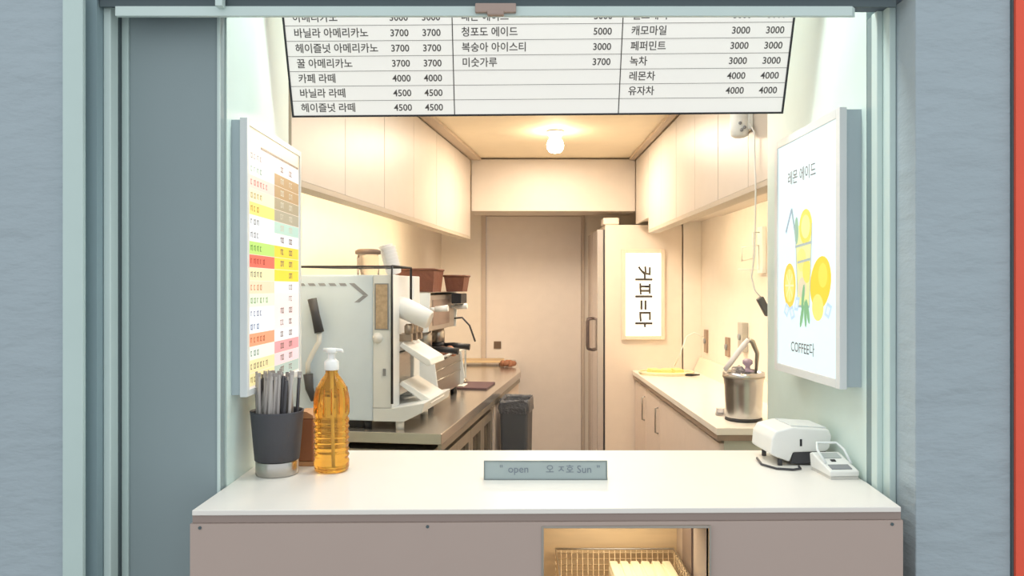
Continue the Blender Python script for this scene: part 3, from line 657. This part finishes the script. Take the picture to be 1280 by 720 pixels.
for y_ in (0.68, 1.14):
    s = MB(); s.tube([(-0.2245, y_, 1.395), (-0.20, y_, 1.395)], 0.009, 12, T=T_); s.tube([(-0.20, y_, 1.395), (-0.135, y_, 1.400)], [0.014, 0.016], 14, T=T_); s.build('steam_knob', white_pl, B)
s = MB(); s.tube([(-0.215, 1.17, 1.33), (-0.17, 1.17, 1.335), (-0.13, 1.18, 1.29), (-0.10, 1.19, 1.20)], 0.005, 8, T=T_); s.build('steam_wand', dark_pl, B)
s = MB(); s.box(-0.204, -0.15, 1.05, 1.20, 1.415, 1.47, 0.003, T=T_); s.build('control_box', black_pl, B)
s = MB(); s.box(-0.224, -0.222, 0.72, 1.08, 1.31, 1.44, T=T_); s.build('front_plate', M('brown_steel', C(170, 150, 140), 0.35, 0.6, var=0.2), B)
# baskets on B
def basket(x0, x1, y0, y1, z0, h, label, flare=0.012):
    r = Lthing('basket', label, 'basket', (x0+x1)/2, (y0+y1)/2, z0)
    t = bmesh.new()
    lo = [(x0, y0), (x1, y0), (x1, y1), (x0, y1)]; hi = [(x0-flare, y0-flare), (x1+flare, y0-flare), (x1+flare, y1+flare), (x0-flare, y1+flare)]
    inn = [(x0-flare+0.008, y0-flare+0.008), (x1+flare-0.008, y0-flare+0.008), (x1+flare-0.008, y1+flare-0.008), (x0-flare+0.008, y1+flare-0.008)]
    A_ = [t.verts.new((*p_, z0)) for p_ in lo]; B_ = [t.verts.new((*p_, z0+h)) for p_ in hi]; C_ = [t.verts.new((*p_, z0+h)) for p_ in inn]; D_ = [t.verts.new((*p_, z0+0.01)) for p_ in lo]
    t.faces.new(A_[::-1]); t.faces.new(D_)
    for i in range(4):
        j = (i+1) % 4; t.faces.new([A_[i], A_[j], B_[j], B_[i]]); t.faces.new([B_[i], B_[j], C_[j], C_[i]]); t.faces.new([C_[i], C_[j], D_[j], D_[i]])
    m = MB(); m.merge(t, T_); m.build('body', brown, r)
    m = MB(); m.tube([(*p_, z0+h) for p_ in hi], 0.006, 8, closed=True, T=T_); m.build('rim', M('basket_rim', C(112, 72, 56), 0.6), r)
    return r
basket(-0.43, -0.245, 0.80, 0.98, 1.4803, 0.115, 'larger brown basket on top of the steel espresso machine')
basket(-0.232, -0.142, 1.05, 1.17, 1.4803, 0.085, 'smaller brown basket on the far end of the espresso machine')
s = MB(); s.lathe([(0.022, 0), (0.024, 0.002), (0.024, 0.05), (0.016, 0.062)], -0.37, 0.665, n=20, T=LT(-0.03, 0.06, 1.4803)); s.build('sugar_pot', M('tan_pot', C(206, 168, 130), 0.4), None, label='little tan pot in front of the larger brown basket', cat='pot')
s = MB()
for k in range(9):
    an = k*0.7; s.sphere((-0.19+0.028*math.cos(an), 0.905+0.030*math.sin(an), 1.138+0.022+0.008*(k % 3)), 0.022, 0.9, 12, T=T_)
s.build('brown_cloth', M('cloth_brown', C(170, 120, 96), 0.8, bump=0.4), None, label='crumpled brown cloth on the espresso machine drip tray', cat='cloth')

# further along the worktop
s = Lthing('tamping_mat', 'dark tamping mat on the worktop beyond the espresso machine', 'mat', -0.22, 1.46, CZ)
MB().box(-0.30, -0.06, 1.33, 1.62, CZ+0.0005, CZ+0.012, 0.003, T=T_).build('mat', M('mat_purple', C(96, 74, 80), 0.6), s)
MB().box(-0.27, -0.20, 1.35, 1.46, CZ+0.0125, CZ+0.020, 0.002, T=T_).build('clip', white_pl, s)
t_ = Lthing('coffee_tamper', 'black handled tamper standing on the dark mat', 'tamper', -0.25, 1.55, CZ+0.0125)
MB().lathe([(0.028, 0.0), (0.029, 0.004), (0.029, 0.022), (0.012, 0.03)], -0.25, 1.55, n=20, T=LT(0, 0, CZ+0.0125)).build('base', steel, t_)
MB().lathe([(0.009, 0.0305), (0.013, 0.05), (0.017, 0.075), (0.012, 0.088)], -0.25, 1.55, n=20, T=LT(0, 0, CZ+0.0125)).build('handle', black_pl, t_)
wb = thing('serving_board', 'long wooden board lying at the back of the worktop', 'board', (-0.24, 5.86, CZ))
MB().box(-0.46, -0.06, 5.78, 6.02, CZ+0.020, CZ+0.034, 0.003).build('plank', wood, wb)
for x_ in (-0.44, -0.10): MB().box(x_, x_+0.02, 5.79, 6.01, CZ+0.0005, CZ+0.0198, 0.002).build('foot', M('dark_wood', C(96, 70, 48), 0.6), wb)
s = MB()
for k in range(12):
    an = k*0.9; rr = 0.035 if k % 2 else 0.018
    s.sphere((-0.03+rr*1.2*math.cos(an), 5.66+rr*math.sin(an), CZ+0.022+0.006*(k % 3)), 0.022, 0.95, 12)
s.build('crumpled_bag', M('bag_brown', C(150, 104, 80), 0.8, bump=0.5), None, label='crumpled brown paper bag at the far corner of the worktop', cat='bag')

# waste bin
bn = thing('waste_bin', 'dark grey waste bin lined with a bag beside the steel worktop', 'bin', (0.027, 4.48, 0), -ANG)
t = bmesh.new()
def rr_ring(hw, hd, z, r=0.02, wob=0.0):
    out = []
    for cx_, cy_, a_ in ((hw-r, hd-r, 0), (-hw+r, hd-r, 90), (-hw+r, -hd+r, 180), (hw-r, -hd+r, 270)):
        for k in range(5):
            an = math.radians(a_+k*22.5); out.append((cx_+r*math.cos(an)+random.uniform(-wob, wob), cy_+r*math.sin(an)+random.uniform(-wob, wob), z+random.uniform(-wob, wob)))
    return out
def loft(rings, cap0=True, cap1=True):
    t = bmesh.new(); R = [[t.verts.new(p_) for p_ in ring] for ring in rings]; n = len(R[0])
    for a_, b_ in zip(R, R[1:]):
        for k in range(n): t.faces.new([a_[k], a_[(k+1) % n], b_[(k+1) % n], b_[k]])
    if cap0: t.faces.new(R[0][::-1])
    if cap1: t.faces.new(R[-1])
    return t
TB_ = Matrix.Translation((0.027, 4.48, 0)) @ Matrix.Rotation(-ANG, 4, 'Z')
m = MB(); m.merge(loft([rr_ring(0.070, 0.10, 0), rr_ring(0.083, 0.118, 0.835), rr_ring(0.078, 0.113, 0.835), rr_ring(0.066, 0.097, 0.02)]), TB_); m.build('body', M('bin_grey', C(84, 88, 94), 0.5), bn)
m = MB(); m.merge(loft([rr_ring(0.087, 0.122, 0.775, wob=0.004), rr_ring(0.090, 0.126, 0.81, wob=0.004), rr_ring(0.089, 0.124, 0.842, wob=0.004), rr_ring(0.084, 0.118, 0.858, wob=0.005), rr_ring(0.074, 0.108, 0.846, wob=0.003), rr_ring(0.066, 0.09, 0.70, wob=0.004)], False, False), TB_); m.build('liner', bag_mat, bn, label='crumpled grey bag folded over the rim')

# ================================================================== RIGHT RUN
RF = 0.881
ry = [2.42, 3.25, 4.08, 4.91]
names = ['nearest the window', 'in the middle of the row', 'at the far end']
for i in range(3):
    y0, y1 = ry[i]+0.001, ry[i+1]-0.001
    r = thing('wall_cabinet', 'pale wall cabinet on the right wall, %s' % names[i], 'cabinet', (1.12, (y0+y1)/2, 1.965), 0, 'right wall cabinets')
    MB().box(RF+0.02, 1.358, y0, y1, 1.965, CEIL-0.003).build('carcass', cab_mat, r)
    ym = (y0+y1)/2
    for q0, q1 in ((y0, ym), (ym, y1)): MB().box(RF, RF+0.0195, q0+0.0015, q1-0.0015, 1.876, CEIL-0.022, 0.001).build('door', cab_mat, r)
r = thing('wall_cabinet', 'short pale wall cabinet above the fridge', 'cabinet', (1.12, 5.16, 1.955))
MB().box(RF+0.02, 1.358, 4.912, 5.405, 1.975, CEIL-0.003).build('carcass', cab_mat, r)
MB().box(RF, RF+0.0195, 4.914, 5.405, 1.956, CEIL-0.022, 0.001).build('door', cab_mat, r)
lr = thing('light_rail', 'light rail with a warm strip lamp under the right wall cabinets', 'light rail', (RF+0.03, 3.7, 1.855))
MB().box(RF, RF+0.070, ry[0], ry[3], 1.855, 1.8755, 0.001).build('rail', cab_edge, lr)
MB().box(RF+0.055, RF+0.070, ry[0], ry[3], 1.8757, 1.9645).build('upstand', cab_edge, lr)
MB().box(RF+0.071, RF+0.085, ry[0]+0.1, ry[3]-0.1, 1.905, 1.913).build('led_strip', led_mat, lr, label='glowing warm strip')
# base cabinets and worktop
CF = 0.880
r = thing('base_cabinet', 'long plain beige base cabinet under the right white worktop', 'cabinet', (1.12, 3.86, 0))
MB().box(CF+0.02, 1.355, 3.225, 4.518, 0.0, 0.855, 0.001).build('carcass', M('end_grey', C(196, 200, 190), 0.5), r)
for q0, q1 in ((3.225, 3.87), (3.87, 4.518)): MB().box(CF, CF+0.0195, q0+0.001, q1-0.001, 0.06, 0.84, 0.001).build('door', cab_pink, r)
for y0, y1, nm in ((4.52, 4.978, 'second from the fridge'), (4.98, 5.438, 'right next to the fridge')):
    r = thing('base_cabinet', 'narrow beige base cabinet with a handle, %s' % nm, 'cabinet', (1.12, (y0+y1)/2, 0))
    MB().box(CF+0.02, 1.355, y0, y1, 0.0, 0.855, 0.001).build('carcass', cab_pink, r)
    dd = MB().box(CF, CF+0.0195, y0+0.004, y1-0.004, 0.06, 0.84, 0.002).build('door', cab_pink, r)
    MB().tube([(CF-0.001, y0+0.05, 0.78), (CF-0.018, y0+0.05, 0.775), (CF-0.018, y0+0.05, 0.63), (CF-0.001, y0+0.05, 0.625)], 0.005, 8).build('handle', steel, dd)
rw = thing('worktop', 'white worktop along the right wall with a steel bucket on it', 'worktop', (1.11, 4.32, 0.875))
MB().box(0.862, 1.358, 3.20, 5.443, 0.880, CZ, 0.002).build('top', M('white_stone', C(240, 236, 228), 0.22, var=0.03), rw)
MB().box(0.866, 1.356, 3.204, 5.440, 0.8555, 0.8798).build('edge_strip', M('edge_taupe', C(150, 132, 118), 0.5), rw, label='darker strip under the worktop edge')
MB().prism([(1.300, CZ+0.0002), (1.358, CZ+0.0002), (1.358, CZ+0.095), (1.345, CZ+0.095)], 3.20, 5.443, axis='y').build('upstand', M('upstand_cream', C(236, 224, 204), 0.4), rw)

# fridge
fg = thing('tall_fridge', 'tall beige fridge with steel front at the end of the right worktop', 'fridge', (0.94, 5.78, 0))
MB().box(0.668, 1.220, 5.450, 6.10, 0.06, 1.953, 0.004).build('body', M('fridge_beige', C(230, 216, 202), 0.35), fg)
for y0, y1 in ((5.452, 5.775), (5.778, 6.098)):
    dd = MB().box(0.612, 0.655, y0, y1, 0.12, 1.92, 0.004).build('door', M('fridge_front', C(214, 204, 200), 0.12, metal=0.5), fg)
    ya = 5.745 if y0 < 5.5 else 5.81
    MB().tube([(0.611, ya, 1.27), (0.578, ya, 1.262), (0.574, ya, 1.24), (0.574, ya, 1.06), (0.578, ya, 1.038), (0.611, ya, 1.03)], 0.010, 10).build('handle', M('handle_grey', C(120, 108, 108), 0.3, 0.6), dd)
MB().box(0.6555, 0.6675, 5.46, 6.09, 0.12, 1.92).build('gasket', dark_pl, fg)
m = MB(); m.box(0.655, 0.77, 5.452, 5.60, 1.9535, 2.005, 0.010); m.build('hinge_cover', MATS['fridge_beige'], fg)
for x_ in (0.72, 1.17):
    for y_ in (5.5, 6.05): MB().lathe([(0.022, 0.0), (0.022, 0.0598)], x_, y_, n=14).build('foot', black_pl, fg)
# lit sign on the fridge side
ls = thing('sign_lightbox', 'lit white shop sign with sideways lettering on the fridge side', 'lightbox', (0.937, 5.44, 1.13))
x0, x1, z0, z1, yf = 0.783, 1.092, 1.130, 1.778, 5.425
f = MB(); w = 0.028
for b_ in ((x0, x0+w, z0, z1), (x1-w, x1, z0, z1), (x0+w, x1-w, z0, z0+w), (x0+w, x1-w, z1-w, z1)): f.box(b_[0], b_[1], yf, 5.4495, b_[2], b_[3], 0.003)
f.build('frame', M('sign_frame', C(232, 214, 194), 0.4), ls)
MB().box(x0+w, x1-w, yf+0.006, 5.449, z0+w, z1-w).build('lit_panel', screen_warm, ls)
tx = MB(); cxm = (x0+x1)/2
QM = Matrix(((0, 1, 0, 0), (0, 0, -1, yf+0.0052), (-1, 0, 0, 0), (0, 0, 0, 1)))         # lettering turned a quarter clockwise
tx.text('커피=다', 0.132, Matrix.Translation((cxm-0.045, 0, z1-0.118)) @ QM, 'LEFT', 0.0026)
tx.build('lettering', M('sign_black', C(70, 64, 60), 0.6), ls)

# things on the right worktop
tr = thing('serving_tray', 'pale oval tray at the fridge end of the right worktop', 'tray', (1.05, 5.22, CZ))
pts = [(1.055+0.185*math.cos(2*math.pi*k/36), 5.20+0.135*math.sin(2*math.pi*k/36)) for k in range(36)]
MB().prism(pts, CZ+0.0003, CZ+0.012, bev=0.002).build('base', M('tray_cream', C(240, 226, 190), 0.4), tr)
MB().tube([(p_[0], p_[1], CZ+0.017) for p_ in pts], 0.006, 8, closed=True).build('rim', MATS['tray_cream'], tr)
for k, (xx, yy, rr, lb) in enumerate(((0.975, 5.20, 0.2, 'leftmost of the folded yellow napkins on the tray'), (1.055, 5.19, -0.15, 'middle folded yellow napkin on the tray'), (1.13, 5.20, 0.1, 'rightmost folded yellow napkin on the tray'))):
    m = MB(); Tn = Matrix.Translation((xx, yy, CZ+0.0122)) @ Matrix.Rotation(rr, 4, 'Z')
    for q in range(3): m.box(-0.036+q*0.003, 0.036-q*0.003, -0.055, 0.055, q*0.0085, q*0.0085+0.008, 0.003, T=Tn)
    m.build('folded_napkin', M('napkin_yellow', C(246, 228, 150), 0.8, bump=0.3), None, label=lb, cat='napkin', group='yellow napkins on the tray')
m = MB(); m.tube([(1.15, 5.10, CZ+0.0085), (1.20, 5.075, CZ+0.009), (1.255, 5.085, CZ+0.010)], [0.007, 0.008, 0.005], 10); m.build('knife_handle', black_pl, None, label='short black handle lying right of the oval tray', cat='knife')
# steel bucket
kx, ky = 1.036, 3.40
bu = thing('steel_bucket', 'stainless steel ice bucket on the near end of the right worktop', 'bucket', (kx, ky, CZ))
TK = Matrix.Translation((kx, ky, CZ))
MB().lathe([(0.078, 0.012), (0.079, 0.02), (0.083, 0.15), (0.088, 0.185), (0.091, 0.19), (0.091, 0.215), (0.086, 0.2155), (0.082, 0.185), (0.076, 0.03)], n=44, T=TK).build('body', M('bucket_steel', C(200, 200, 202), 0.26, metal=1.0, var=0.08), bu)
MB().lathe([(0.080, 0.0), (0.082, 0.002), (0.080, 0.0118)], n=40, T=TK).build('base_ring', black_pl, bu)
MB().lathe([(0.0915, 0.191), (0.0925, 0.195), (0.0915, 0.199)], n=44, T=TK, caps=False).build('bead', steel_d, bu)
MB().tube([(0.086*math.cos(a_), 0.086*math.sin(a_), 0.205+0.06*abs(math.sin(a_*1.0))*0) for a_ in [k*math.pi/8 for k in range(9)]], 0.003, 8, T=TK).build('bail_handle', steel, bu)
sc = thing('ice_scoop', 'white handled scoop leaning out of the steel bucket', 'scoop', (kx, ky, CZ+0.06))
MB().tube([(-0.02, -0.015, 0.05), (-0.055, -0.02, 0.205)], 0.006, 8, T=TK).build('shank', steel, sc)
MB().tube([(-0.093, -0.03, 0.225), (-0.06, -0.03, 0.268), (-0.01, -0.03, 0.335), (0.012, -0.03, 0.362)], [0.011, 0.0125, 0.012, 0.010], 14, T=TK).build('handle', M('scoop_white', C(226, 222, 226), 0.3), sc)
m = MB(); m.tube([(0.012, -0.03, 0.362), (0.03, -0.028, 0.352), (0.055, -0.02, 0.30), (0.052, -0.01, 0.21)], [0.010, 0.012, 0.010, 0.006], 10, T=TK); m.build('hook', steel_d, sc)
m = MB()
for k in range(14):
    an = k*1.3; r_ = 0.05*math.sqrt((k+0.5)/14); m.box(-0.014, 0.014, -0.014, 0.014, -0.014, 0.014, 0.003, T=TK @ Matrix.Translation((r_*math.cos(an), r_*math.sin(an), 0.185+0.012*(k % 4))) @ Matrix.Rotation(an, 4, 'X') @ Matrix.Rotation(an*0.7, 4, 'Z'))
m.build('ice', clear_pl, None, label='clear ice cubes filling the steel bucket', cat='ice', kind='stuff')
kn = MB(); kn.lathe([(0.030, 0.216), (0.030, 0.219), (0.012, 0.228), (0.010, 0.240), (0.022, 0.252), (0.022, 0.266), (0.010, 0.274)], 0.018, 0.0, n=20, T=TK)
kn.build('lid_knob', M('lilac_clear', C(196, 180, 206), 0.15, trans=0.4), bu, label='lilac clear knob')
dl = MB(); dl.lathe([(0.022, 0.0), (0.024, 0.002), (0.018, 0.03), (0.020, 0.032), (0.016, 0.032), (0.019, 0.005)], 0.965, 3.52, n=20, T=Matrix.Translation((0, 0, CZ)))
dl.build('plastic_cup', clear_pl, None, label='tiny clear plastic cup left of the steel bucket', cat='cup')

# wall fittings on the right wall
def outlet(y, z, label, w_=0.075, h_=0.12, dp=0.014, mat=None):
    r = thing('wall_outlet', label, 'outlet', (1.3598-dp, y, z-h_/2))
    MB().box(1.3598-dp, 1.3598, y-w_/2, y+w_/2, z-h_/2, z+h_/2, 0.003).build('plate', mat or M('outlet_taupe', C(150, 128, 112), 0.4), r)
    MB().lathe([(0.018, 0), (0.018, 0.012)], n=16, T=Matrix.Translation((1.3598-dp-0.010, y, z+0.0)) @ Matrix.Rotation(math.pi/2, 4, 'Y')).build('socket', grey_pl, r)
    return r
outlet(4.77, 1.13, 'taupe wall outlet left of the steel bucket')
outlet(4.42, 1.215, 'grey switch box just above the steel bucket', 0.09, 0.17, 0.035, M('switch_grey', C(176, 172, 164), 0.4))
outlet(5.30, 1.13, 'taupe wall outlet beside the fridge above the tray', 0.07, 0.16)
MB().tube([(1.335, 5.30, 1.16), (1.27, 5.30, 1.19), (1.21, 5.27, 1.165), (1.16, 5.24, 1.05), (1.135, 5.30, CZ+0.046)], 0.0035, 8).build('white_cable', white_pl, None, label='thin white cable running from the outlet to the tray', cat='cable')
# device on the cabinet front with cables
dv = thing('security_camera', 'small white camera unit on the right wall cabinet under the menu board', 'camera', (0.85, 2.82, 2.06))
MB().box(0.862, 0.8805, 2.77, 2.87, 2.08, 2.20, 0.004).build('mount', white_pl, dv)
MB().lathe([(0.020, 0.0), (0.030, 0.006), (0.034, 0.03), (0.034, 0.09), (0.024, 0.105)], n=24, T=Matrix.Translation((0.838, 2.80, 2.055))).build('housing', white_pl, dv)
m = MB()
for x_, z_ in ((0.83, 2.10), (0.846, 2.085), (0.835, 2.075)): m.sphere((x_, 2.764, z_), 0.0065, n=10)
m.build('lens', grey_pl, dv)
MB().tube([(0.862, 2.76, 2.10), (0.870, 2.73, 2.06), (0.872, 2.72, 1.85), (0.868, 2.72, 1.62), (0.860, 2.73, 1.54), (0.866, 2.71, 1.49), (0.878, 2.69, 1.47)], 0.0028, 8).build('camera_cable', white_pl, None, label='white cable hanging down from the small camera unit', cat='cable')
ad = MB(); ad.box(-0.012, 0.012, -0.012, 0.012, -0.035, 0.035, 0.004, T=Matrix.Translation((0.892, 2.69, 1.435)) @ Matrix.Rotation(math.radians(-28), 4, 'Y'))
ad.build('power_adapter', M('adapter_grey', C(110, 106, 104), 0.4), None, label='grey power adapter at the end of the hanging cable', cat='adapter')
wh = thing('wire_hook', 'thin white wire hook rack hanging on the wall near the window', 'rack', (1.33, 4.3, 1.6))
m = MB(); y_ = 4.10
m.tube([(1.35, y_, 1.80), (1.30, y_, 1.80), (1.30, y_, 1.66), (1.24, y_, 1.645), (1.24, y_, 1.72), (1.33, y_, 1.73), (1.33, y_, 1.60), (1.22, y_, 1.60)], 0.004, 8)
m.build('wire', white_pl, wh)
MB().box(1.335, 1.3595, y_-0.04, y_+0.04, 1.58, 1.83, 0.003).build('back_strip', white_pl, wh)

# ceiling bulb
bl = thing('ceiling_bulb', 'bare glowing bulb on the ceiling below the menu board', 'lamp', (0.256, 4.50, CEIL))
TQ = Matrix.Translation((0.256, 4.50, 0))
MB().lathe([(0.045, CEIL-0.0004), (0.050, CEIL-0.004), (0.050, CEIL-0.020), (0.036, CEIL-0.028), (0.036, CEIL-0.045)], n=28, T=TQ).build('socket', white_pl, bl)
MB().lathe([(0.030, CEIL-0.0455), (0.042, CEIL-0.058), (0.050, CEIL-0.082), (0.048, CEIL-0.105), (0.034, CEIL-0.124), (0.008, CEIL-0.131)], n=28, T=TQ).build('bulb', bulb_mat, bl)
